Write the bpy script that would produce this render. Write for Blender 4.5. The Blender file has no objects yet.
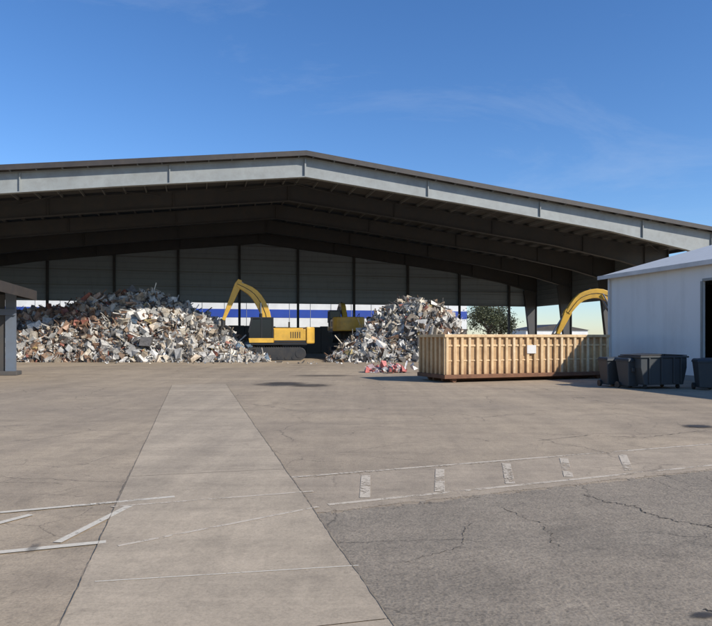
import bpy, math, random
import numpy as np
from mathutils import Vector, Matrix
random.seed(7); rng=np.random.default_rng(11)
sc=bpy.context.scene
R=math.radians
A=R(14)

# ---------------------------------------------------------------- materials
def newmat(name):
    m=bpy.data.materials.new(name); m.use_nodes=True
    nt=m.node_tree; b=nt.nodes['Principled BSDF']
    return m,nt,b
def N(nt,t,**k):
    n=nt.nodes.new(t)
    for a,v in k.items():
        if a in n.inputs: n.inputs[a].default_value=v
        else: setattr(n,a,v)
    return n
def ramp(nt,stops,src=None):
    r=nt.nodes.new('ShaderNodeValToRGB'); e=r.color_ramp.elements
    while len(e)<len(stops): e.new(0.5)
    for i,(p,c) in enumerate(stops):
        e[i].position=p
        e[i].color=(c,c,c,1) if not isinstance(c,tuple) else (*c,1)
    if src is not None: nt.links.new(src,r.inputs[0])
    return r
def noise(nt,vec,scale,detail=4,rough=.55,dist=0):
    n=nt.nodes.new('ShaderNodeTexNoise'); n.inputs['Scale'].default_value=scale
    n.inputs['Detail'].default_value=detail; n.inputs['Roughness'].default_value=rough
    n.inputs['Distortion'].default_value=dist
    if vec is not None: nt.links.new(vec,n.inputs['Vector'])
    return n
def mix(nt,a,b,f,mode='MIX'):
    m=nt.nodes.new('ShaderNodeMix'); m.data_type='RGBA'; m.blend_type=mode
    for i,v in ((6,a),(7,b)):
        if isinstance(v,tuple): m.inputs[i].default_value=(*v,1)
        else: nt.links.new(v,m.inputs[i])
    if isinstance(f,(int,float)): m.inputs[0].default_value=f
    else: nt.links.new(f,m.inputs[0])
    return m.outputs[2]
def bump(nt,b,h,strength=.3,dist=.02):
    n=nt.nodes.new('ShaderNodeBump'); n.inputs['Strength'].default_value=strength
    n.inputs['Distance'].default_value=dist
    nt.links.new(h,n.inputs['Height']); nt.links.new(n.outputs[0],b.inputs['Normal'])
def painted(name,col,rough=.5,metal=0,dirt=.35,dirtcol=(.12,.09,.06),scale=1.5,lowdirt=None):
    m,nt,b=newmat(name); tc=N(nt,'ShaderNodeTexCoord'); v=tc.outputs['Object']
    n1=noise(nt,v,scale,6,.65); r1=ramp(nt,[(.42,0.),(.75,dirt)],n1.outputs[0])
    n2=noise(nt,v,scale*.3,3); r2=ramp(nt,[(.3,.82),(.7,1.)],n2.outputs[0])
    c=mix(nt,tuple(col),dirtcol,r1.outputs[0])
    c=mix(nt,c,r2.outputs[0],1.,'MULTIPLY')
    if lowdirt:   # rust creeping up from the bottom edge, broken by noise
        sep=N(nt,'ShaderNodeSeparateXYZ'); nt.links.new(v,sep.inputs[0])
        n4=noise(nt,v,3.5,6,.7); ad=N(nt,'ShaderNodeMath',operation='MULTIPLY_ADD'); nt.links.new(n4.outputs[0],ad.inputs[0]); ad.inputs[1].default_value=-1.6; 
        nt.links.new(sep.outputs[2],ad.inputs[2])
        mr=N(nt,'ShaderNodeMapRange'); nt.links.new(ad.outputs[0],mr.inputs[0]); mr.inputs[1].default_value=-.75; mr.inputs[2].default_value=.1; mr.inputs[3].default_value=lowdirt; mr.inputs[4].default_value=0
        c=mix(nt,c,dirtcol,mr.outputs[0])
        # vertical run-off streaks
        mp=N(nt,'ShaderNodeMapping'); mp.inputs['Scale'].default_value=(7,7,.5); nt.links.new(v,mp.inputs[0])
        n5=noise(nt,mp.outputs[0],1.,6,.7); r5=ramp(nt,[(.52,0.),(.68,.55)],n5.outputs[0]); c=mix(nt,c,dirtcol,r5.outputs[0])
    nt.links.new(c,b.inputs['Base Color']); b.inputs['Roughness'].default_value=rough; b.inputs['Metallic'].default_value=metal
    n3=noise(nt,v,scale*6,4); bump(nt,b,n3.outputs[0],.15,.01)
    return m

M={}
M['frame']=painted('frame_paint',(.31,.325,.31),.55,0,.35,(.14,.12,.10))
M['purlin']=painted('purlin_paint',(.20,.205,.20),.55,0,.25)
M['frame_shaded']=painted('inner_frame_shaded',(.062,.062,.062),.6,0,.3)  # same paint as the front frame, darkened: under-roof shade put into the colour
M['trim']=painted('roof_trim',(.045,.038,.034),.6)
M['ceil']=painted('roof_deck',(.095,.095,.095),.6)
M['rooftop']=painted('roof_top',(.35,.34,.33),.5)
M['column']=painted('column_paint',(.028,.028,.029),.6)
M['yellow']=painted('machine_yellow',(.80,.46,.06),.4,0,.4)
M['black']=painted('machine_black',(.03,.03,.03),.5,0,.5,(.10,.08,.055))
M['cabblack']=painted('cab_black',(.018,.018,.018),.45,0,.1)
M['steel']=painted('hydraulic_steel',(.4,.4,.4),.3,.8,.2)
M['cart']=painted('cart_plastic',(.045,.052,.056),.55,0,.2)
M['bluegrey']=painted('blue_grey_post',(.15,.18,.22),.5,0,.3)
M['darkshed']=painted('dark_shed_metal',(.07,.065,.06),.6)
M['rust']=painted('rusty_steel',(.22,.10,.05),.8,0,.5,(.06,.03,.02),3)
M['tan']=painted('container_tan',(.58,.37,.175),.6,0,.6,(.26,.13,.06),2.2,.8)
M['tan2']=painted('container_rib_tan',(.80,.57,.31),.6,0,.5,(.36,.19,.085),3,.7)
M['tan3']=painted('container_rib_weathered',(.67,.46,.24),.7,0,.7,(.30,.15,.065),4,.8)
M['tan4']=painted('container_rib_faded',(.84,.65,.40),.6,0,.45,(.38,.21,.1),5,.65)
M['wpanel']=painted('white_board',(.72,.70,.66),.6,0,.2)
M['concrete_dark']=painted('push_wall_concrete',(.085,.08,.075),.9,0,.4)
M['blue']=painted('blue_stripe_paint',(.02,.07,.38),.5,0,.1)
M['nwhite']=painted('neighbour_white',(.80,.80,.77),.6,0,.08)
M['dark']=painted('interior_shade_dark',(.03,.03,.03),.9)  # near-black colour stands in for the shade inside the building
M['bark']=painted('bark',(.09,.065,.045),.9)
m,nt,b=newmat('glass'); b.inputs['Base Color'].default_value=(.012,.015,.018,1); b.inputs['Roughness'].default_value=.12; b.inputs['Specular IOR Level'].default_value=.35; M['glass']=m

def corrug(name,col,axis,period,dirt,dist=.03,dirtcol=(.12,.1,.08),rough=.5,stretch=(1.6,1.6,.35),bs=.6,groove=.93):
    m,nt,b=newmat(name); tc=N(nt,'ShaderNodeTexCoord'); v=tc.outputs['Object']
    sep=N(nt,'ShaderNodeSeparateXYZ'); nt.links.new(v,sep.inputs[0])
    mu=N(nt,'ShaderNodeMath',operation='MULTIPLY'); nt.links.new(sep.outputs[axis],mu.inputs[0]); mu.inputs[1].default_value=2*math.pi/period
    s=N(nt,'ShaderNodeMath',operation='SINE'); nt.links.new(mu.outputs[0],s.inputs[0])
    pw=ramp(nt,[(.0,0.),(.6,0.),(.9,1.)],s.outputs[0])
    fl=N(nt,'ShaderNodeMath',operation='MULTIPLY'); nt.links.new(sep.outputs[axis],fl.inputs[0]); fl.inputs[1].default_value=1/ (period*3)
    f2=N(nt,'ShaderNodeMath',operation='FLOOR'); nt.links.new(fl.outputs[0],f2.inputs[0])
    wn=N(nt,'ShaderNodeTexWhiteNoise',noise_dimensions='1D'); nt.links.new(f2.outputs[0],wn.inputs['W'])
    pr=ramp(nt,[(0.,.93),(1.,1.)],wn.outputs[0])
    mp=N(nt,'ShaderNodeMapping'); mp.inputs['Scale'].default_value=stretch; nt.links.new(v,mp.inputs[0])
    n1=noise(nt,mp.outputs[0],1.2,6,.65); r1=ramp(nt,[(.5,0.),(.85,dirt)],n1.outputs[0])
    c=mix(nt,tuple(col),dirtcol,r1.outputs[0]); c=mix(nt,c,pr.outputs[0],1.,'MULTIPLY')
    sh=ramp(nt,[(0.,1.),(1.,groove)],pw.outputs[0]); c=mix(nt,c,sh.outputs[0],1.,'MULTIPLY')
    nt.links.new(c,b.inputs['Base Color']); b.inputs['Roughness'].default_value=rough
    bump(nt,b,pw.outputs[0],bs,dist)
    return m
M['backwall']=corrug('rear_wall_metal',(.255,.285,.30),2,.6,.3)
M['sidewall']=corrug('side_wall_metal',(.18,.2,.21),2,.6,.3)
M['white']=corrug('white_wall_metal',(.85,.84,.80),1,1.1,.35,.006,(.45,.41,.36),.5,(.6,.6,.25),.4,.96)
M['shedroof']=corrug('shed_roof_metal',(.62,.61,.57),1,.6,.4,.03,(.3,.26,.22))

# ---------------------------------------------------------------- geometry helpers
def empty(name,loc=(0,0,0),rz=0,s=1):
    e=bpy.data.objects.new(name,None); sc.collection.objects.link(e)
    e.location=loc; e.rotation_euler=(0,0,rz); e.scale=(s,s,s); return e
def mesh(name,verts,faces,mat,parent=None,smooth=False,bevel=0):
    me=bpy.data.meshes.new(name); me.from_pydata([tuple(map(float,v)) for v in verts],[],faces); me.update()
    o=bpy.data.objects.new(name,me); sc.collection.objects.link(o)
    me.materials.append(M[mat] if isinstance(mat,str) else mat)
    if parent: o.parent=parent
    if smooth:
        for p in me.polygons: p.use_smooth=True
    if bevel:
        md=o.modifiers.new('bev','BEVEL'); md.width=bevel; md.segments=2; md.limit_method='ANGLE'
    return o
class G:
    def __init__(s): s.v=[]; s.f=[]
    def box(s,x0,x1,y0,y1,z0,z1):
        n=len(s.v); s.v+=[(x,y,z) for z in (z0,z1) for y in (y0,y1) for x in (x0,x1)]
        s.f+=[[n+i for i in q] for q in ((0,2,3,1),(4,5,7,6),(0,1,5,4),(2,6,7,3),(0,4,6,2),(1,3,7,5))]; return s
    def prism(s,pts,axis,a,b):
        n=len(s.v); k=len(pts)
        for t in (a,b):
            for p in pts:
                s.v.append({0:(t,p[0],p[1]),1:(p[0],t,p[1]),2:(p[0],p[1],t)}[axis])
        s.f.append([n+i for i in range(k)][::-1]); s.f.append([n+k+i for i in range(k)])
        for i in range(k):
            j=(i+1)%k; s.f.append([n+i,n+j,n+k+j,n+k+i])
        return s
    def tube(s,p0,p1,r0,r1=None,seg=10):
        r1=r0 if r1 is None else r1
        p0=Vector(p0);p1=Vector(p1);d=(p1-p0).normalized()
        a=d.orthogonal().normalized(); c=d.cross(a); n=len(s.v)
        for p,r in ((p0,r0),(p1,r1)):
            for i in range(seg):
                t=2*math.pi*i/seg; q=p+a*math.cos(t)*r+c*math.sin(t)*r; s.v.append(tuple(q))
        s.f.append([n+i for i in range(seg)][::-1]); s.f.append([n+seg+i for i in range(seg)])
        for i in range(seg):
            j=(i+1)%seg; s.f.append([n+i,n+j,n+seg+j,n+seg+i])
        return s
    def make(s,name,mat,parent=None,bevel=0,smooth=False): 
        o=mesh(name,s.v,s.f,mat,parent,smooth,bevel)
        import bmesh
        bm=bmesh.new(); bm.from_mesh(o.data); bmesh.ops.recalc_face_normals(bm,faces=bm.faces); bm.to_mesh(o.data); bm.free()
        return o
def sheet(name,pts,z,mat,sub=False):
    return mesh(name,[(x,y,z) for x,y in pts],[list(range(len(pts)))],mat)

# ---------------------------------------------------------------- ground
def groundmat(name,c1,c2,speck,grit,cracks=0.,stain=.5,edges=None):
    m,nt,b=newmat(name); g=N(nt,'ShaderNodeNewGeometry'); v=g.outputs['Position']
    big=noise(nt,v,.16,7,.65,.6); rb=ramp(nt,[(.38,0.),(.62,1.)],big.outputs[0])
    c=mix(nt,c1,c2,rb.outputs[0])
    mid=noise(nt,v,1.6,12,.8,.2); rm=ramp(nt,[(.3,.76),(.5,.98),(.7,1.1)],mid.outputs[0])
    c=mix(nt,c,rm.outputs[0],1.,'MULTIPLY')
    mp=N(nt,'ShaderNodeMapping'); mp.inputs['Rotation'].default_value=(0,0,-A+.05); mp.inputs['Scale'].default_value=(1.1,.07,1); nt.links.new(v,mp.inputs[0])
    st=noise(nt,mp.outputs[0],1.,9,.7,.4); rs=ramp(nt,[(.35,.82),(.6,1.05)],st.outputs[0]); c=mix(nt,c,rs.outputs[0],stain,'MULTIPLY')
    mp2=N(nt,'ShaderNodeMapping'); mp2.inputs['Rotation'].default_value=(0,0,-.5); mp2.inputs['Scale'].default_value=(.05,1.3,1); nt.links.new(v,mp2.inputs[0])
    st2=noise(nt,mp2.outputs[0],1.,9,.75,.5); rs2=ramp(nt,[(.38,.84),(.58,1.04)],st2.outputs[0]); c=mix(nt,c,rs2.outputs[0],stain,'MULTIPLY')
    fn=noise(nt,v,48,5,.8); rf=ramp(nt,[(.34,1-speck),(.5,1.),(.68,1+speck*.8)],fn.outputs[0]); c=mix(nt,c,rf.outputs[0],1.,'MULTIPLY')
    fn2=noise(nt,v,12,6,.8); rf2=ramp(nt,[(.36,1-speck*.7),(.5,1.),(.66,1+speck*.4)],fn2.outputs[0]); c=mix(nt,c,rf2.outputs[0],1.,'MULTIPLY')
    vo=N(nt,'ShaderNodeTexVoronoi'); vo.inputs['Scale'].default_value=30; nt.links.new(v,vo.inputs['Vector'])
    rv=ramp(nt,[(.0,.5),(.16,1.)],vo.outputs['Distance']); c=mix(nt,c,rv.outputs[0],speck,'MULTIPLY')
    v3=N(nt,'ShaderNodeTexVoronoi'); v3.inputs['Scale'].default_value=5.5; nt.links.new(v,v3.inputs['Vector'])
    r3=ramp(nt,[(.0,.55),(.035,.6),(.06,1.)],v3.outputs['Distance']); c=mix(nt,c,r3.outputs[0],.7,'MULTIPLY')
    sn=noise(nt,v,.55,10,.72,1.2); rr=ramp(nt,[(.56,1.),(.68,.76)],sn.outputs[0]); c=mix(nt,c,rr.outputs[0],1. if stain<.75 else .5,'MULTIPLY')
    sn2=noise(nt,v,3.1,8,.72,.8); rr2=ramp(nt,[(.62,1.),(.70,.76)],sn2.outputs[0]); c=mix(nt,c,rr2.outputs[0],1.,'MULTIPLY')
    if cracks:
        wv=noise(nt,v,1.3,6,.65); wm=mix(nt,v,wv.outputs['Color'],.3)
        for scl,w_,thr in ((.42,.0045,.45),(1.3,.009,.52)):
            vc=N(nt,'ShaderNodeTexVoronoi',feature='DISTANCE_TO_EDGE'); vc.inputs['Scale'].default_value=scl; nt.links.new(wm,vc.inputs['Vector'])
            rc=ramp(nt,[(.0,.45),(w_,1.)],vc.outputs['Distance'])
            gate=noise(nt,v,.25+scl*.1,2); rg=ramp(nt,[(thr,0.),(thr+.08,cracks)],gate.outputs[0]); c=mix(nt,c,rc.outputs[0],rg.outputs[0],'MULTIPLY')
    if edges:
        outs=[]
        for (px,py,nx,ny,w) in edges:
            dt=N(nt,'ShaderNodeVectorMath',operation='DOT_PRODUCT'); nt.links.new(v,dt.inputs[0]); dt.inputs[1].default_value=(nx,ny,0)
            off=-(px*nx+py*ny)
            nz=noise(nt,v,3.,10,.8); ml=N(nt,'ShaderNodeMath',operation='MULTIPLY_ADD'); nt.links.new(nz.outputs[0],ml.inputs[0]); ml.inputs[1].default_value=w*3; ml.inputs[2].default_value=off-w*1.5
            ad=N(nt,'ShaderNodeMath',operation='ADD'); nt.links.new(dt.outputs['Value'],ad.inputs[0]); nt.links.new(ml.outputs[0],ad.inputs[1])
            mr=N(nt,'ShaderNodeMapRange'); nt.links.new(ad.outputs[0],mr.inputs[0]); mr.inputs[1].default_value=0; mr.inputs[2].default_value=.004
            outs.append(mr.outputs[0])
        a=outs[0]
        for o2 in outs[1:]:
            mn=N(nt,'ShaderNodeMath',operation='MINIMUM'); nt.links.new(a,mn.inputs[0]); nt.links.new(o2,mn.inputs[1]); a=mn.outputs[0]
        nt.links.new(a,b.inputs['Alpha'])
    nt.links.new(c,b.inputs['Base Color']); b.inputs['Roughness'].default_value=.92
    hb=mix(nt,fn.outputs[0],vo.outputs['Distance'],.4); bump(nt,b,hb,grit,.012)
    return m
M['ground']=groundmat('dusty_yard_asphalt',(.435,.335,.222),(.335,.260,.178),.20,.4,.9,.7)
M['asphalt']=groundmat('coarse_asphalt',(.325,.260,.184),(.255,.208,.150),.32,.7,1.,.6,[(-.235,6.70,.384,-.923,.22)])
M['walk']=groundmat('walkway_concrete',(.475,.375,.258),(.41,.325,.226),.13,.2,0,.8)
M['band']=groundmat('worn_concrete_band',(.45,.352,.242),(.385,.302,.210),.16,.25,.7,.8,[(-.25,6.75,-.384,.923,.2),(-.78,8.35,.37,-.93,.35)])
GS=2500
sheet('ground',[(-GS,-GS),(GS,-GS),(GS,GS),(-GS,GS)],0,'ground')
w=empty('concrete_walkway',(-1.85,4.06,0),A)
gw=G(); v=-5.
Ls=[4.6,4.9,4.7,5.0,4.8,4.7]
for i,L in enumerate(Ls):
    if v+L>21.5: L=21.5-v
    gw.v+= [(0,v,.008),(2.03,v,.008),(2.03,v+L-.012,.008),(0,v+L-.012,.008)]; n=len(gw.v)-4; gw.f.append([n,n+1,n+2,n+3]); v+=L
    if v>=21.4: break
mesh('slab',gw.v,gw.f,'walk',w)
mj,nt,b=newmat('joint_seal'); b.inputs['Base Color'].default_value=(.22,.175,.12,1); b.inputs['Roughness'].default_value=.95
def wob(x0,x1,y0,y1,wd,seed,z=.008,seg=60,amp=.02):
    r=np.random.default_rng(seed); vs=[];fs=[]; d=Vector((x1-x0,y1-y0)); L=d.length; d/=L; nrm=Vector((-d.y,d.x)); off=0
    for i in range(seg+1):
        t=i/seg; off=off*.85+r.normal()*amp; ww=wd*(.15+1.2*r.random())
        p=Vector((x0,y0))+d*L*t+nrm*off
        vs+=[(p.x+nrm.x*ww/2,p.y+nrm.y*ww/2,z),(p.x-nrm.x*ww/2,p.y-nrm.y*ww/2,z)]
        if i: k=2*i; fs.append([k-2,k-1,k+1,k])
    return vs,fs
vs,fs=wob(2.03,2.03,-5,21.5,.013,3,.0115,400,.0025); mesh('edge_joint',vs,fs,mj,w)
vs,fs=wob(0,0,-5,21.5,.006,4,.0115,400,.0025); mesh('edge_joint',vs,fs,mj,w)
sheet('worn_concrete_band',[(-.42,6.4),(.3,6.2),(30,18.3),(30,21.5),(6,11.3),(-.95,8.65)],.0035,'band')
apts=[(.29,3.7),(-.50,7.0),(4.65,9.2),(30,20),(30,-6),(2.3,-5)]
sheet('asphalt',apts,.0055,'asphalt')
mc,nt,b=newmat('crack_dark'); b.inputs['Base Color'].default_value=(.06,.048,.035,1); b.inputs['Roughness'].default_value=1
allv=[];allf=[]
def addcr(*a,**k):
    vs,fs=wob(*a,**k); n=len(allv); allv.extend(vs); allf.extend([[q+n for q in f] for f in fs])
def crackpath(pts,wd,seed):
    for i,(p,q) in enumerate(zip(pts,pts[1:])):
        addcr(p[0],q[0],p[1],q[1],wd,seed+i,z=.0095,seg=26,amp=.014)
crackpath([(2.62,7.45),(2.75,7.1),(2.95,6.9),(3.02,6.5),(3.3,6.25),(3.42,5.85),(3.8,5.5),(4.2,5.3)],.017,21)
crackpath([(3.3,6.25),(3.7,6.3),(4.3,6.0)],.010,41)
crackpath([(1.55,6.9),(1.8,6.2),(1.7,5.6)],.008,51)
crackpath([(2.3,4.3),(2.6,4.12),(3.,3.9)],.016,61)
crackpath([(.4,5.2),(.9,5.6),(1.1,6.3)],.006,71)
crackpath([(-8,13),(-6.5,13.4),(-5,14.6)],.012,81)
crackpath([(3.2,11.4),(4.4,12.0),(5.2,11.7),(6.8,12.6)],.014,91)
crackpath([(-5.4,7.6),(-4.6,8.1),(-3.6,8.0)],.008,101)
mesh('pavement_cracks',allv,allf,mc)

def wornpaint(name,col,lo,wd_=.05,mx=.9,sc_=14):
    m,nt,b=newmat(name); g=N(nt,'ShaderNodeNewGeometry'); v=g.outputs['Position']
    n=noise(nt,v,sc_,10,.85); n2=noise(nt,v,1.3,4)
    ad=N(nt,'ShaderNodeMath',operation='MULTIPLY_ADD'); nt.links.new(n2.outputs[0],ad.inputs[0]); ad.inputs[1].default_value=.5; nt.links.new(n.outputs[0],ad.inputs[2])
    hf=N(nt,'ShaderNodeMath',operation='MULTIPLY'); hf.inputs[1].default_value=.6667; nt.links.new(ad.outputs[0],hf.inputs[0])
    r=ramp(nt,[(lo,0.),(lo+wd_,mx)],hf.outputs[0])
    nt.links.new(r.outputs[0],b.inputs['Alpha'])
    n3=noise(nt,v,30,4,.7); rr=ramp(nt,[(.3,.8),(.7,1.05)],n3.outputs[0]); c=mix(nt,tuple(col),rr.outputs[0],1.,'MULTIPLY'); nt.links.new(c,b.inputs['Base Color']); b.inputs['Roughness'].default_value=.8
    return m
M['paintL']=wornpaint('worn_line_paint',(.66,.58,.45),.43,.02,1.)
M['paintR']=wornpaint('faded_line_paint',(.60,.50,.37),.47,.015,1.)
def line(gv,gf,x0,y0,x1,y1,wd,z=.0105,seg=10):
    d=Vector((x1-x0,y1-y0)); L=d.length; d/=L; n=Vector((-d.y,d.x))*wd/2; k=len(gv)
    gv+=[(x0+n.x,y0+n.y,z),(x0-n.x,y0-n.y,z),(x1-n.x,y1-n.y,z),(x1+n.x,y1+n.y,z)]; gf.append([k,k+1,k+2,k+3])
lv=[];lf=[]
for s in [(-4.2,5.0,-2.2,5.72,.085),(-2.62,5.70,-2.42,6.95,.08),(-6.,5.7,-2.05,7.35,.075),(-3.75,5.75,-3.3,6.6,.085)]: line(lv,lf,*s,z=.0100)
mesh('parking_lines',lv,lf,'paintL')
lv=[];lf=[]
for s in [(-.3,7.0,4.85,9.1,.08),(4.85,9.1,20,15.3,.08),(-.9,8.35,6,11.,.08),(6,11,20,16.6,.08)]: line(lv,lf,*s,z=.0072)
for s in [(.10,7.3,.13,8.5,.12),(.98,7.6,1.15,8.9,.12),(1.9,8.0,2.15,9.3,.12),(2.75,8.4,3.1,9.7,.12),(3.7,8.8,4.1,10.,.12)]: line(lv,lf,*s,z=.0085)
for s in [(-2.05,5.6,-.4,6.9,.05),(-2.6,6.9,-.5,7.6,.05)]: line(lv,lf,*s,z=.0110)
mesh('faded_parking_lines',lv,lf,'paintR')
lv=[];lf=[]
line(lv,lf,-1.92,4.78,.02,5.12,.018,z=.0110); mesh('walkway_joint_line',lv,lf,'paintL')

def stain(name,x,y,rx,ry,rz,col,dens=.85,seed=0):
    m,nt,b=newmat(name+'_mat'); tc=N(nt,'ShaderNodeTexCoord'); v=tc.outputs['Object']
    ln=N(nt,'ShaderNodeVectorMath',operation='LENGTH'); nt.links.new(v,ln.inputs[0])
    n=noise(nt,v,2.2+seed*.3,10,.78,.5); ad=N(nt,'ShaderNodeMath',operation='ADD'); nt.links.new(ln.outputs['Value'],ad.inputs[0]); nt.links.new(n.outputs[0],ad.inputs[1])
    r=ramp(nt,[(.66,dens),(.98,0.)],None)
    sb=N(nt,'ShaderNodeMath',operation='MULTIPLY'); sb.inputs[1].default_value=.8; nt.links.new(ad.outputs[0],sb.inputs[0]); nt.links.new(sb.outputs[0],r.inputs[0])
    nt.links.new(r.outputs[0],b.inputs['Alpha']); b.inputs['Base Color'].default_value=(*col,1); b.inputs['Roughness'].default_value=.7
    o=mesh(name,[(-1.2,-1.2,0),(1.2,-1.2,0),(1.2,1.2,0),(-1.2,1.2,0)],[[0,1,2,3]],m); o.location=(x,y,.014); o.scale=(rx,ry,1); o.rotation_euler=(0,0,rz); return o
stain('oil_stain',-2.9,25.4,1.5,1.9,0,(.06,.05,.042),.8,0)
stain('oil_stain',-1.7,24.6,1.3,1.2,.4,(.06,.05,.042),.6,3)
stain('oil_stain',6.95,13.2,.5,.4,0,(.05,.043,.037),.9,1)
stain('oil_stain',2.25,4.2,.16,.08,.2,(.05,.043,.037),.8,2)
stain('oil_stain',-1.6,31,2.5,1.3,0,(.12,.1,.08),.5,3)
stain('oil_stain',-2.75,5.55,.08,.2,.2,(.12,.1,.08),.4,4)

# ---------------------------------------------------------------- canopy building
H=14.5; S=.116; UE=36.0; D=32.4
cb=empty('steel_canopy_warehouse',(-3.53,45,0),A)
def rz_(u): return H-S*abs(u)
def frame(v,mat,nm):
    g=G()
    for sgn in (-1,1):
        us=[0,12,24,31,UE]; dep=[1.26,1.18,1.25,1.65,2.3]
        top=[(sgn*u,rz_(u)-.27) for u in us]; bot=[(sgn*u,rz_(u)-.27-d) for u,d in zip(us,dep)]
        g.prism(top+bot[::-1],1,v-.02,v+.02)
        for i in range(4):
            (a,az),(b_,bz)=bot[i],bot[i+1]; g.prism([(a,az-.06),(b_,bz-.06),(b_,bz),(a,az)],1,v-.2,v+.2)
            (a,az),(b_,bz)=top[i],top[i+1]; g.prism([(a,az),(b_,bz),(b_,bz+.02),(a,az+.02)],1,v-.2,v+.2)
        for u in (9,18,27,33.5):
            dd=np.interp(u,us,dep); g.box(sgn*u-.03,sgn*u+.03,v-.16,v+.16,rz_(u)-.29-dd+.03,rz_(u)-.29)
        zt=rz_(UE)-.27; g.prism([(sgn*UE,0),(sgn*UE,zt),(sgn*(UE-1.7),zt-2.1),(sgn*(UE-.7),0)],1,v-.03,v+.03)
        g.prism([(sgn*UE,0),(sgn*UE,zt),(sgn*(UE+.06),zt),(sgn*(UE+.06),0)],1,v-.2,v+.2)
        g.prism([(sgn*(UE-1.7),zt-2.1),(sgn*(UE-1.76),zt-2.1),(sgn*(UE-.76),0),(sgn*(UE-.7),0)],1,v-.2,v+.2)
    g.box(-.05,.05,v-.18,v+.18,H-.27-1.26,H-.31)
    return g.make(nm,mat,cb)
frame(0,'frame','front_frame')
for k in range(1,5): frame(D/4*k,'frame_shaded','inner_frame_%d'%k)
g=G()
for sgn in (-1,1):
    g.prism([(0,H-.02),(sgn*37,rz_(37)-.02),(sgn*37,rz_(37)+.08),(0,H+.08)],1,-.55,33.2)
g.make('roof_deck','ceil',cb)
g=G()
for sgn in (-1,1):
    g.prism([(0,H-.22),(sgn*37.05,rz_(37)-.22),(sgn*37.05,rz_(37)+.12),(0,H+.12)],1,-.62,-.55)
    g.prism([(0,H+.082),(sgn*37.05,rz_(37)+.082),(sgn*37.05,rz_(37)+.14),(0,H+.14)],1,-.548,-.2)
    g.box(min(sgn*37.0,sgn*37.1),max(sgn*37.0,sgn*37.1),-.5,33,rz_(37)-.3,rz_(37)+.07)
g.make('roof_edge_trim','trim',cb)
g=G()
for sgn in (-1,1):
    u=.5
    while u<36:
        z=rz_(u); g.box(sgn*u-.035,sgn*u+.035,-.5,33.,z-.25,z-.02-S*.04); u+=1.5
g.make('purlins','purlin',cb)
g=G()
for k in range(4):
    v0=D/4*k+.1; v1=D/4*(k+1)-.1
    for u0 in (-30,-15,0,15,30):
        if k in (0,3):
            a=u0-5;b_=u0+5
            g.tube((a,v0,rz_(a)-.5),(b_,v1,rz_(b_)-.5),.025,seg=5); g.tube((a,v1,rz_(a)-.56),(b_,v0,rz_(b_)-.56),.025,seg=5)
g.make('roof_bracing','frame_shaded',cb)
ZB=5.9
g=G(); g.prism([(-UE,ZB),(UE,ZB),(UE,rz_(UE)-.05),(0,H-.05),(-UE,rz_(UE)-.05)],1,D+.35,D+.41); g.make('rear_wall','backwall',cb)
g=G()
for z in (5.95,7.7,9.4,11.,12.6):
    ue=UE if z<rz_(UE)-.3 else (H-.3-z)/S
    g.box(-ue,ue,D+.2,D+.34,z-.05,z+.05)
g.make('wall_girts','purlin',cb)
g=G()
u=-2.3-6.9*4
while u<UE-2:
    g.box(u-.14,u+.14,D+.0,D+.19,0,rz_(u)-1.5); u+=6.9
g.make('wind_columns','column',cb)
for sgn in (-1,1):
    g=G(); x0,x1=sorted((sgn*(UE+.1),sgn*(UE+.16))); g.box(x0,x1,8,D+.3,ZB,rz_(UE)-.1)
    g.make('side_wall','sidewall',cb)
g=G(); 
u=-36
while u<25:
    g.box(u,u+1.78,31.4,32.2,0,3.15+.1*math.sin(u*3)); u+=1.8
g.make('push_wall','concrete_dark',cb,bevel=.04)

nb=empty('striped_warehouse',(-15.66,93.5,0),A)
G().box(-60,34,0,12,0,8.2).make('walls','nwhite',nb)
G().box(-60.02,34.03,-.03,-.002,4.75,5.95).make('blue_stripe','blue',nb)
G().box(-60.02,34.02,-.04,-.004,0,3.2).make('base_wall','concrete_dark',nb)
g=G()
for i in range(30): g.box(-59+i*3.1,-58.95+i*3.1,-.05,-.031,3.2,8.2)
g.make('panel_seams','frame',nb)
G().box(-60.3,34.3,-.3,12.3,8.2,8.5).make('roof','rooftop',nb)
bw=empty('block_wall',(12.,84,0),A); G().box(0,60,14,14.3,0,2.3).make('wall','rooftop',bw)
db=empty('distant_shed',(34,130,0),A); G().box(0,14,0,8,0,3.4).make('walls','nwhite',db); G().prism([(-.3,3.4),(14.3,3.4),(7,4.6)],1,-.3,8.3).make('roof','trim',db)

# ---------------------------------------------------------------- white building on right
wb=empty('white_metal_building',(12.78,33,0),A)
EV=4.95; SR=.27; W2=8
DY0,DY1,DZ=-10.4,-6.35,4.15
g=G(); g.box(0,.12,DY1,0,0,EV); g.box(0,.12,DY0,DY1-.001,DZ,EV); g.box(0,.12,-26,DY0-.001,0,EV)
g.make('front_walls','white',wb)
g=G(); 
for y0,y1 in ((-.12,-.001),(-26,-25.9)): g.prism([(.121,0),(15.88,0),(15.88,EV),(8,EV+W2*SR-.03),(.121,EV)],1,y0,y1)
g.box(15.88,16,-26,0,0,EV); g.make('end_walls','white',wb)
g=G()
g.prism([(-.35,EV-.35*SR),(W2,EV+W2*SR),(16.35,EV-.35*SR),(16.35,EV-.35*SR+.07),(W2,EV+W2*SR+.07),(-.35,EV-.35*SR+.07)],1,-26.3,.3); g.make('roof','shedroof',wb)
g=G(); g.box(-.4,-.352,-26.3,.3,EV-.35*SR-.1,EV-.35*SR+.09); g.make('eave_gutter','wpanel',wb)
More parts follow.
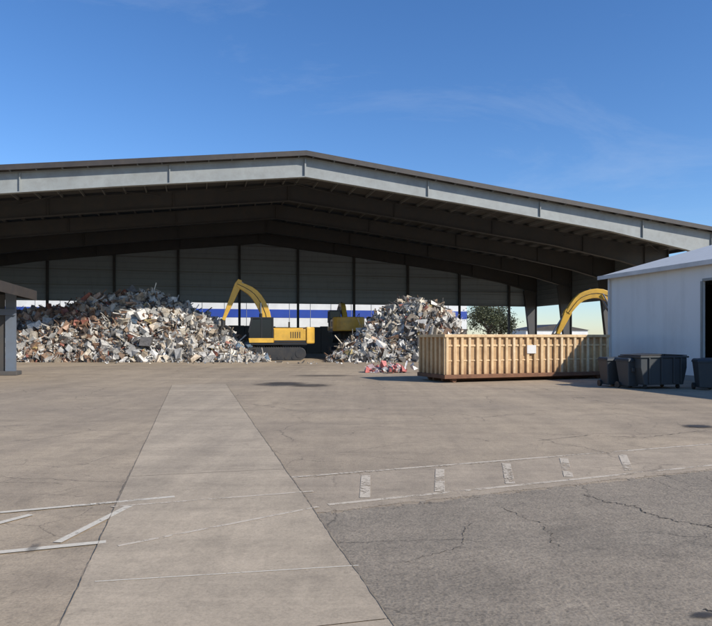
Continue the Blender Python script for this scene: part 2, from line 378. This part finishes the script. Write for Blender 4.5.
g=G(); g.box(-.03,-.001,DY1-.0,DY1+.1,0,DZ); g.box(-.03,-.001,DY0,DY1-.001,DZ,DZ+.1); g.box(-.03,-.001,DY0-.1,DY0-.001,0,DZ); g.make('door_frame','frame',wb)
g=G(); g.box(5.,5.1,-25,-.3,0,4.5); g.make('doorway_shade_panel','dark',wb)  # dark panel behind the door opening, interior shade painted as its colour
g=G(); g.box(-.02,-.002,-26,DY0-.12,0,.25); g.box(-.02,-.002,DY1+.12,0,0,.22); g.make('base_trim','frame',wb)
g=G(); g.tube((-.1,-.25,0),(-.1,-.25,EV-.2),.05,seg=8); g.make('downspout','wpanel',wb)

# ---------------------------------------------------------------- roll-off container
rc=empty('roll_off_container',(3.56,26,0),R(21.1))
L,Wd,Hc=8.3,2.4,1.95; zb=.2
g=G(); g.box(.1,L-.1,.1,.15,zb,Hc-.05); g.box(.1,L-.1,Wd-.15,Wd-.1,zb,Hc-.05); g.box(.1,.15,.15,Wd-.15,zb,Hc-.05); g.box(L-.15,L-.1,.15,Wd-.15,zb,Hc-.05); g.box(.1,L-.1,.15,Wd-.15,zb,zb+.05)
g.make('body_panels','tan',rc)
n=23
gs=[G(),G(),G()]
for i in range(n+1):
    x=.06+(L-.12-.1)*i/n; jw=.05+.02*random.random(); g=gs[random.choice((0,0,1,2))]; dx=random.uniform(-.015,.015)
    g.box(x+dx,x+dx+2*jw,.0+random.random()*.02,.098,zb+.12,Hc-.12); g.box(x,x+2*jw,Wd-.098,Wd,zb+.12,Hc-.12)
g=gs[0]
for i in range(7):
    y=.05+(Wd-.2)*i/6; g.box(0,.098,y,y+.1,zb+.12,Hc-.12); g.box(L-.098,L,y,y+.1,zb+.12,Hc-.12)
for g,mm in zip(gs,('tan2','tan3','tan4')): g.make('vertical_ribs',mm,rc,bevel=.012)
g=G(); g.box(-.02,L+.02,-.02,.12,Hc-.12,Hc); g.box(-.02,L+.02,Wd-.12,Wd+.02,Hc-.12,Hc); g.box(-.02,.12,.121,Wd-.121,Hc-.12,Hc); g.box(L-.12,L+.02,.121,Wd-.121,Hc-.12,Hc)
g.box(.02,L-.02,.06,.0985,1.45,1.53); g.box(.02,L-.02,.075,.0985,.85,.91)
g.make('top_rail','tan2',rc,bevel=.02)
g=G(); g.box(-.03,L+.03,-.03,.13,zb-.04,zb+.12); g.box(-.03,L+.03,Wd-.13,Wd+.03,zb-.04,zb+.12); g.box(-.03,.13,.131,Wd-.131,zb-.04,zb+.12); g.box(L-.13,L+.03,.131,Wd-.131,zb-.04,zb+.12)
g.box(.3,L,.75,.9,.02,zb-.04); g.box(.3,L,1.5,1.65,.02,zb-.04); g.make('bottom_frame','rust',rc,bevel=.015)
g=G()
for x in (.5,L-.5):
    for y in (.12,Wd-.32): g.tube((x,y,.11),(x,y+.2,.11),.11,seg=16)
g.make('rollers','rust',rc)
G().box(3.9,4.35,-.035,-.012,1.15,1.5).make('placard','wpanel',rc)
g=G()
for i in range(60):
    x=.4+random.random()*(L-.9); y=.4+random.random()*(Wd-.9); s=.1+random.random()*.25
    g.box(x,x+s*1.6,y,y+s,Hc-.6,Hc-.32+random.random()*.25)
g.make('load','wpanel',rc,bevel=.02)

# ---------------------------------------------------------------- carts / dumpster
def cart(x,y,rz,s=1):
    e=empty('wheeled_trash_cart',(x,y,0),rz,s)
    def tap(b0,b1,d0,d1,z0,z1,sh=0):
        v=[(-b0,-d0,z0),(b0,-d0,z0),(b0,d0,z0),(-b0,d0,z0),(-b1,-d1+sh,z1),(b1,-d1+sh,z1),(b1,d1+sh,z1),(-b1,d1+sh,z1)]
        return v,[[3,2,1,0],[4,5,6,7],[0,1,5,4],[1,2,6,5],[2,3,7,6],[3,0,4,7]]
    v,f=tap(.21,.29,.24,.34,.08,.98,.02); mesh('body',v,f,'cart',e,bevel=.03)
    v,f=tap(.31,.31,.36,.37,.96,1.01,.02); mesh('rim',v,f,'cart',e,bevel=.015)
    v,f=tap(.32,.27,.37,.30,1.012,1.09,.02); mesh('lid',v,f,'cart',e,bevel=.03)
    G().tube((-.25,.42,1.0),(.25,.42,1.0),.02).make('handle','cart',e)
    g=G(); g.tube((-.3,.26,.12),(-.22,.26,.12),.12,seg=18); g.tube((.22,.26,.12),(.3,.26,.12),.12,seg=18); g.make('wheels','black',e)
cart(9.45,24.2,.15); cart(10.1,24.6,-.1); cart(9.8,23.35,.3); cart(12.1,22.6,-.2); cart(12.75,23.2,.1)
dp=empty('dumpster',(9.95,22.7,0),A)
g=G(); g.prism([(.15,.15),(1.75,.15),(1.9,.75),(1.9,1.1),(0,1.1),(0,.75)],1,0,1.15); g.make('body','cart',dp,bevel=.02)
g=G(); g.box(-.05,1.95,-.05,1.2,1.1,1.16); 
for x in (.3,.8,1.3,1.6): g.box(x,x+.06,-.05,-.001,.2,1.1)
g.box(-.12,-.001,.3,.5,.6,.75); g.box(1.901,2.02,.3,.5,.6,.75); g.make('rim_and_ribs','cart',dp,bevel=.01)
g=G(); g.prism([(0,1.17),(.94,1.17),(.94,1.24),(0,1.2)],1,0,1.15); g.prism([(.96,1.17),(1.9,1.17),(1.9,1.2),(.96,1.24)],1,0,1.15); g.make('lids','black',dp)
g=G()
for x in (.25,1.6):
    for y in (.15,.95): g.tube((x,y,.08),(x+.06,y,.08),.08,seg=14)
g.make('casters','black',dp)

# ---------------------------------------------------------------- left open shed
ls=empty('open_sided_shed',(-16.75,31.6,0),A)
g=G(); g.prism([(.9,3.95),(.9,4.12),(-6,5.1),(-6,4.93)],1,-9,.8); g.make('roof','darkshed',ls)
g=G(); g.prism([(.92,3.7),(.95,3.7),(.95,4.16),(.92,4.16)],1,-9,.85); g.prism([(.9,3.7),(.9,4.16),(-6,5.14),(-6,4.6)],1,.81,.86); g.prism([(.9,3.75),(.9,4.16),(-6,5.14),(-6,4.7)],1,-9.06,-9.01);g.make('fascia','trim',ls)
g=G()
for y in (0,-4.4,-8.8): g.box(-.25,.2,y-.1,y+.1,0,4.0); 
g.make('posts','bluegrey',ls)
g=G(); g.box(-6,-.3,.0,.08,0,3.9); g.make('back_panel','darkshed',ls)
g=G(); g.box(-6,.2,-.2,.0-.101,2.9,3.2); g.make('rail','bluegrey',ls)
g=G(); g.box(-.5,.35,-.5,.5,0,.2); g.make('plinth','concrete_dark',ls,bevel=.03)

# ---------------------------------------------------------------- excavators
def excavator(x,y,rz,boom,stick,lift=0,s=1,grab='bucket',thick=1.,trk=0):
    e=empty('excavator',(x,y,0),rz,s)
    for sy in (-1.15,1.15):
        pts=[]; 
        for i in range(9): t=-math.pi/2+math.pi*i/8; pts.append((1.75+.46*math.cos(t),.48+.46*math.sin(t)))
        for i in range(9): t=math.pi/2+math.pi*i/8; pts.append((-1.75+.46*math.cos(t),.48+.46*math.sin(t)))
        G().prism(pts,1,sy-.3,sy+.3).make('track','black',e,bevel=.02)
        g=G()
        for i in range(22):
            xx=-1.75+3.5*i/21; g.box(xx-.03,xx+.03,sy-.31,sy+.31,.94,.99)
        g.make('track_pads','black',e)
        g=G()
        for xx in (-1.75,1.75): g.tube((xx,sy-.33,.48),(xx,sy+.33,.48),.3,seg=16)
        for i in range(6): g.tube((-1.3+.52*i,sy-.33,.2),(-1.3+.52*i,sy+.33,.2),.12,seg=10)
        g.make('track_wheels','black',e)
    G().box(-1.2,1.2,-.84,.84,.35,.9).make('carbody','black',e)
    z=1.1+lift
    G().tube((0,0,.9),(0,0,z),.65,seg=20).make('slew_ring','black',e)
    G().box(-2.3,1.7,-1.35,1.35,z,z+.18).make('deck','cabblack',e,bevel=.03)
    g=G(); g.box(-2.2,.25,-1.35,-.2,z+.18,z+1.25); g.box(-2.2,.1,-.19,1.35,z+.18,z+1.15); g.box(.26,1.6,-1.35,-.45,z+.18,z+.85); g.make('engine_house','yellow',e,bevel=.06)
    pts=[(-2.25,-1.4)]+[(-2.25-.75*math.cos(t),1.4*math.sin(t)) for t in np.linspace(-1.15,1.15,9)]+[(-2.25,1.4)]
    G().prism(pts,2,z+.1,z+1.3).make('counterweight','yellow',e,bevel=.08)
    g=G(); g.box(-2.9,-2.3,-.9,-.2,z+1.3,z+1.302); 
    for i in range(5): g.box(-1.8+.16*i,-1.74+.16*i,-1.36,-1.351,z+.5,z+.95); g.box(-1.8+.16*i,-1.74+.16*i,1.351,1.36,z+.5,z+.95)
    g.box(-2.2,.05,1.352,1.362,z+.2,z+.34)
    g.make('vents','cabblack',e)
    G().tube((-1.2,-.6,z+1.2),(-1.2,-.6,z+1.7),.07).make('exhaust','black',e)
    g=G(); g.prism([(.15,z+.2),(1.75,z+.2),(1.85,z+.9),(1.6,z+1.85),(.15,z+1.9)],1,.42,1.36); g.make('cab_glass','glass',e,bevel=.02)
    g=G(); g.box(.1,1.68,.38,1.4,z+1.88,z+1.98)
    for yy in (.38,1.33):
        g.box(.1,.2,yy,yy+.07,z+.5,z+1.88); g.prism([(1.78,z+.9),(1.88,z+.9),(1.66,z+1.88),(1.56,z+1.88)],1,yy,yy+.07); g.box(.9,.98,yy,yy+.07,z+.5,z+1.88)
    g.make('cab_frame','cabblack',e)
    g=G()
    for yy in (.375,1.335): g.prism([(.1,z+.18),(1.8,z+.18),(1.84,z+.5),(.1,z+.5)],1,yy,yy+.07)
    g.make('cab_door_panel','yellow',e)
    g=G()
    for a,b_ in (((.3,-1.3,z+.85),(.3,-1.3,z+1.7)),((1.55,-1.3,z+.85),(1.55,-1.3,z+1.5)),((.3,-1.3,z+1.7),(1.55,-1.3,z+1.5))): g.tube(a,b_,.025,seg=6)
    g.make('handrail','cabblack',e)
    def arm(cl,hs,wd,nm,mt='yellow'):
        P=[Vector(p) for p in cl]; up=[];dn=[]
        for i,p in enumerate(P):
            d=(P[min(i+1,len(P)-1)]-P[max(i-1,0)]).normalized(); n=Vector((-d.y,d.x)); up.append(p+n*hs[i]/2); dn.append(p-n*hs[i]/2)
        G_=G(); G_.prism([tuple(p) for p in up+dn[::-1]],1,-wd/2,wd/2); return G_.make(nm,mt,e,bevel=.03)
    B=[Vector(b_) for b_ in boom]; cl=[]
    for i in range(len(B)-1):
        p0=B[max(i-1,0)];p1=B[i];p2=B[i+1];p3=B[min(i+2,len(B)-1)]
        for t in np.linspace(0,1,5)[:-1]:
            cl.append(.5*((2*p1)+(p2-p0)*t+(2*p0-5*p1+4*p2-p3)*t*t+(-p0+3*p1-3*p2+p3)*t**3))
    cl.append(B[-1]); k=len(cl)
    hs=[(.3+.42*math.sin(math.pi*min(1,max(0,(i/(k-1))*.9+.08)))**.8)*thick for i in range(k)]
    arm(cl,hs,.42,'boom')
    a,b_=[Vector(q) for q in stick]; dd=b_-a
    arm([a-dd*.14,a,a+dd*.5,b_],[.3,.5,.38,.22],.34,'stick','yellow')
    mid=cl[int(k*.5)]; g=G()
    for sy in (-.3,.3): g.tube((.9,sy,z+.5),(mid.x*.7+.9*.3,sy,mid.y*.7+(z+.5)*.3),.1); 
    g.make('boom_cylinders','cabblack',e)
    g=G()
    for sy in (-.3,.3): g.tube((mid.x*.7+.9*.3,sy,mid.y*.7+(z+.5)*.3),(mid.x,sy,mid.y),.055)
    st=a-dd*.12; q=cl[int(k*.6)]+Vector((0,.35)); q2=q.lerp(st,.6); g.tube((q2.x,0,q2.y),(st.x,0,st.y),.05); g.make('cylinder_rods','steel',e)
    G().tube((q.x,0,q.y),(q2.x,0,q2.y),.1).make('stick_cylinder','cabblack',e)
    g=G()
    for sy in (-.22,.22):
        for i in range(1,k-1): 
            g.tube((cl[i].x,sy,cl[i].y),(cl[i+1].x,sy,cl[i+1].y),.022,seg=5)
    g.make('hydraulic_hoses','cabblack',e)
    bx,bz=b_.x,b_.y
    if grab=='bucket':
        pts=[(bx+.2,bz+.1),(bx+.45,bz-.35),(bx+.3,bz-.95),(bx-.3,bz-1.15),(bx-.85,bz-.85),(bx-.75,bz-.7),(bx-.3,bz-.9),(bx+.1,bz-.7),(bx+.15,bz-.3),(bx-.2,bz+.05)]
        G().prism(pts,1,-.55,.55).make('bucket','black',e)
        G().tube((a.x+dd.x*.3,0,a.y+dd.y*.3+.35),(bx+.3,0,bz+.1),.07).make('bucket_cylinder','steel',e)
    else:
        g=G(); g.tube((bx,0,bz+.1),(bx,0,bz-.5),.16)
        for i in range(5):
            t=2*math.pi*i/5; c,s_=math.cos(t),math.sin(t)
            pp=[(bx+c*.15,s_*.15,bz-.45),(bx+c*.65,s_*.65,bz-.7),(bx+c*.7,s_*.7,bz-1.15),(bx+c*.25,s_*.25,bz-1.6)]
            for a1,b1 in zip(pp,pp[1:]): g.tube(a1,b1,.1,.08,seg=6)
        g.make('grapple','black',e)
    return e
excavator(-6.75,53.2,math.pi+.2,[(.4,1.9),(.6,3.4),(1.4,4.8),(2.6,5.5)],((2.55,5.45),(3.6,2.9)),grab='grapple',s=1.12)
excavator(-1.0,60.5,R(98),[(.5,3.4),(1.6,4.4),(3.2,4.6),(5,4.2)],((4.9,4.3),(6.,2.4)),lift=1.1,s=1.05)
excavator(19.4,44.3,math.pi,[(.5,1.9),(1.4,3.9),(2.7,4.8),(4.1,4.55),(5.0,3.5)],((4.95,3.6),(5.7,2.0)),grab='bucket',thick=.9)

# ---------------------------------------------------------------- scrap piles
m,nt,b=newmat('scrap_metal'); at=N(nt,'ShaderNodeAttribute',attribute_name='Col')
g_=N(nt,'ShaderNodeNewGeometry'); nz=noise(nt,g_.outputs['Position'],5,6,.75); rr=ramp(nt,[(.4,1.),(.66,.4)],nz.outputs[0])
c=mix(nt,at.outputs['Color'],rr.outputs[0],.8,'MULTIPLY'); nz2=noise(nt,g_.outputs['Position'],2.2,6,.7); r2=ramp(nt,[(.56,0.),(.72,.5)],nz2.outputs[0]); c=mix(nt,c,(.25,.17,.105),r2.outputs[0])
nt.links.new(c,b.inputs['Base Color']); b.inputs['Roughness'].default_value=.5; b.inputs['Metallic'].default_value=.15; M['scrap']=m
PALE=[((.78,.745,.675),20),((.62,.59,.53),19),((.64,.56,.44),13),((.43,.41,.37),15),((.13,.12,.11),13),((.30,.205,.135),7),((.51,.42,.31),10),((.20,.28,.36),1.2),((.42,.16,.11),1),((.62,.48,.22),1)]
RUST=[((.30,.18,.115),25),((.41,.27,.18),18),((.13,.10,.08),13),((.50,.41,.31),14),((.58,.55,.5),11),((.36,.14,.10),5),((.24,.23,.22),12),((.2,.22,.26),1)]
def pick(p):
    w=np.array([q[1] for q in p]); i=rng.choice(len(p),p=w/w.sum()); return np.array(p[i][0])*rng.uniform(.75,1.12)
def randrot():
    q=rng.normal(size=4); q/=np.linalg.norm(q); a,b_,c_,d=q
    return np.array([[1-2*(c_*c_+d*d),2*(b_*c_-d*a),2*(b_*d+c_*a)],[2*(b_*c_+d*a),1-2*(b_*b_+d*d),2*(c_*d-b_*a)],[2*(b_*d-c_*a),2*(c_*d+b_*a),1-2*(b_*b_+c_*c_)]])
BOXF=[(0,2,3,1),(4,5,7,6),(0,1,5,4),(2,6,7,3),(0,4,6,2),(1,3,7,5)]
def piece(V,F,C,p,size,pal):
    t=rng.random(); r=randrot(); n=len(V)
    if t<.58:
        d=np.array([size,size*rng.uniform(.4,1.),size*rng.uniform(.15,.75)])
        vs=np.array([(x,y,z) for z in(-.5,.5) for y in(-.5,.5) for x in(-.5,.5)])*d; vs+=rng.normal(size=vs.shape)*size*.14; fs=BOXF
    elif t<.82:
        k=5; xs=np.linspace(-.5,.5,k); b1=rng.normal()*.9; b2=rng.normal()*.9; vs=[]
        asp=rng.uniform(.25,.8)
        for j in range(k):
            for i in range(k): vs.append((xs[i],xs[j]*asp,b1*xs[i]**2+b2*xs[j]**2+rng.normal()*.12))
        vs=np.array(vs)*size*1.1; fs=[(j*k+i,j*k+i+1,(j+1)*k+i+1,(j+1)*k+i) for j in range(k-1) for i in range(k-1)]
    else:
        l=size*rng.uniform(1.5,3.4); w=rng.uniform(.025,.08)
        vs=np.array([(x,y,z) for z in(-.5,.5) for y in(-.5,.5) for x in(-.5,.5)])*np.array([l,w,w]); vs+=rng.normal(size=vs.shape)*.01; vs[[1,3,5,7]]+=rng.normal(size=3)*.12; fs=BOXF
    vs=vs@r.T+p; V.extend(vs.tolist()); F.extend([[n+q for q in f] for f in fs]); c=pick(pal); C.extend([(*c,1)]*len(vs))
def pile(name,xs,zs,ysp,front,back,count,rustfn,smin=.10,smax=.8):
    V=[];F=[];C=[]
    lump=[(rng.uniform(xs[0],xs[-1]),rng.uniform(ysp-front,ysp+back),rng.uniform(.5,1.3),rng.uniform(-.4,.4)) for _ in range(90)]
    def h(x,y):
        H0=np.interp(x,xs,zs,left=0,right=0); u=(y-ysp)/(front if y<ysp else back)
        if abs(u)>=1: return 0
        z=H0*(1-abs(u)**1.45)
        if z>.3:
            for lx,ly,lr,la in lump:
                d=((x-lx)**2+(y-ly)**2)/lr**2
                if d<4: z+=la*math.exp(-d)
        return max(z,0.01)
    x0,x1=xs[0],xs[-1]; nx=70; ny=36
    for j in range(ny+1):
        for i in range(nx+1):
            x=x0+(x1-x0)*i/nx; y=ysp-front+(front+back)*j/ny
            V.append((x,y,max(-.05,h(x,y)-.25+rng.normal()*.12))); C.append((.16,.14,.12,1))
    for j in range(ny):
        for i in range(nx): a=j*(nx+1)+i; F.append([a,a+1,a+nx+2,a+nx+1])
    k=0
    while k<count:
        x=rng.uniform(x0-.3,x1+.3); y=rng.uniform(ysp-front-.4,ysp+back*.6)
        z=h(x,y)
        if z<=0 and rng.random()>.12: continue
        s=smin+(smax-smin)*rng.random()**3.4
        rf=rustfn(x,z); pal=RUST if rng.random()<rf else PALE
        zz=max(s*.15,z+rng.normal()*.15); piece(V,F,C,np.array([x,y,zz]),s if z>0 else s*.5,pal); k+=1
    me=bpy.data.meshes.new(name); me.from_pydata(V,[],F); me.update()
    ca=me.color_attributes.new('Col','FLOAT_COLOR','POINT'); ca.data.foreach_set('color',np.array(C,dtype=np.float32).ravel())
    o=bpy.data.objects.new(name,me); sc.collection.objects.link(o); me.materials.append(M['scrap']); return o
xs=[-36,-33,-27.8,-24.1,-22.5,-20.9,-19,-16.8,-14.35,-12.7,-11.1,-9.05,-7.2]
zs=[0,3.0,3.8,4.4,4.9,5.2,5.25,5.2,4.5,3.75,2.6,1.3,0]
pile('scrap_metal_pile',xs,zs,53.3,4.9,5,16500,lambda x,z: float(np.clip((-18.0-x)/3,0,1))*(.85 if z>2.8 else .42)+.12)
pile('scrap_metal_pile',[-1.7,-.5,.7,2,3.6,5.2,6.85,7.9,8.5,9.1],[0,1.2,2.7,3.6,4.5,4.8,4.35,3.2,1.6,0],53.3,4.9,4,8200,lambda x,z:.14)
V=[];F=[];C=[]
PK=[((.62,.18,.16),3),((.7,.5,.46),5),((.7,.68,.65),5),((.35,.05,.05),1),((.1,.1,.1),2)]
for i in range(90): piece(V,F,C,np.array([rng.normal(1.7,.6),rng.normal(34.2,.5),abs(rng.normal(.1,.12))+.04]),rng.uniform(.12,.36),PK)
for i in range(60): piece(V,F,C,np.array([rng.uniform(-18,3),rng.uniform(45,48.5),.04]),rng.uniform(.05,.2),PALE)
me=bpy.data.meshes.new('loose_debris'); me.from_pydata(V,[],F); ca=me.color_attributes.new('Col','FLOAT_COLOR','POINT'); ca.data.foreach_set('color',np.array(C,dtype=np.float32).ravel())
o=bpy.data.objects.new('loose_debris',me); sc.collection.objects.link(o); me.materials.append(M['scrap'])

# ---------------------------------------------------------------- trees behind
m,nt,b=newmat('foliage'); at=N(nt,'ShaderNodeAttribute',attribute_name='Col'); nt.links.new(at.outputs['Color'],b.inputs['Base Color']); b.inputs['Roughness'].default_value=.6; M['leaf']=m
def tree(x,y,h,r,seed):
    rg=np.random.default_rng(seed); e=empty('tree',(x,y,0)); g=G()
    g.tube((0,0,0),(.1,0,h*.45),.28,.18,8); cent=[]
    for i in range(9):
        t=2*math.pi*i/9; z0=h*(.25+.2*rg.random()); q=(math.cos(t)*r*.65,math.sin(t)*r*.65,h*(.5+.35*rg.random())); g.tube((.05,0,z0),q,.1,.03,6); cent.append(np.array(q))
    for i in range(12): cent.append(np.array([rg.normal()*r*.45,rg.normal()*r*.45,h*(.4+.5*rg.random())]))
    g.make('trunk','bark',e)
    V=[];F=[];C=[]
    for c in cent:
        sh=rg.uniform(.5,1.3)
        for k in range(260):
            p=c+rg.normal(size=3)*r*.19; a=rg.normal(size=3);a/=np.linalg.norm(a); b_=np.cross(a,rg.normal(size=3)); b_/=np.linalg.norm(b_); s=rg.uniform(.1,.22); n=len(V)
            for q in (a*s,b_*s*.5,-a*s,-b_*s*.5): V.append(tuple(p+q))
            F.append([n,n+1,n+2,n+3]); cc=np.array((.085,.095,.045))*sh*rg.uniform(.7,1.3); C+=[(*cc,1)]*4
    me=bpy.data.meshes.new('crown'); me.from_pydata(V,[],F); ca=me.color_attributes.new('Col','FLOAT_COLOR','POINT'); ca.data.foreach_set('color',np.array(C,dtype=np.float32).ravel())
    o=bpy.data.objects.new('crown',me); sc.collection.objects.link(o); me.materials.append(M['leaf']); o.parent=e
tree(21.5,106,7.6,3.6,1); tree(25,112,6.6,2.8,2)

# ---------------------------------------------------------------- light, sky, camera
el=R(33); sx,sy=.85,-.527
sd=Vector((sx*math.cos(el),sy*math.cos(el),math.sin(el))).normalized()
ld=bpy.data.lights.new('sun','SUN'); ld.energy=5.0; ld.angle=R(.53); ld.color=(1,.95,.87)
lo=bpy.data.objects.new('sun',ld); sc.collection.objects.link(lo); lo.rotation_euler=sd.to_track_quat('Z','Y').to_euler(); lo.location=(30,-30,40)
wd=bpy.data.worlds.new('World'); sc.world=wd; wd.use_nodes=True; nt=wd.node_tree; bg=nt.nodes['Background']
sky=nt.nodes.new('ShaderNodeTexSky'); sky.sky_type='NISHITA'; sky.sun_disc=False; sky.sun_elevation=el; sky.sun_rotation=math.atan2(sx,sy); sky.air_density=1.; sky.dust_density=.2; sky.ozone_density=3; sky.altitude=50
hs=N(nt,'ShaderNodeHueSaturation'); hs.inputs['Saturation'].default_value=1.18; nt.links.new(sky.outputs[0],hs.inputs['Color'])
tint=mix(nt,hs.outputs[0],(.93,1.0,1.17),1.,'MULTIPLY')
tc=nt.nodes.new('ShaderNodeTexCoord'); mp=nt.nodes.new('ShaderNodeMapping'); mp.inputs['Scale'].default_value=(1.2,2.5,5); mp.inputs['Rotation'].default_value=(.3,.2,.6); nt.links.new(tc.outputs['Generated'],mp.inputs[0])
n=noise(nt,mp.outputs[0],1.6,9,.66,.6); r=ramp(nt,[(.5,0.),(.85,.22)],n.outputs[0])
c=mix(nt,tint,(5.,5.6,6.5),r.outputs[0]); nt.links.new(c,bg.inputs[0]); bg.inputs[1].default_value=.14
cd=bpy.data.cameras.new('camera'); co=bpy.data.objects.new('camera',cd); sc.collection.objects.link(co); sc.camera=co
co.location=(0,0,1.8); co.rotation_euler=(R(90),0,0); cd.sensor_width=36; cd.lens=650/712*36; cd.shift_y=25/712; cd.clip_end=6000; cd.clip_start=.05
sc.view_settings.view_transform='Standard'; sc.view_settings.look='None'; sc.view_settings.exposure=0
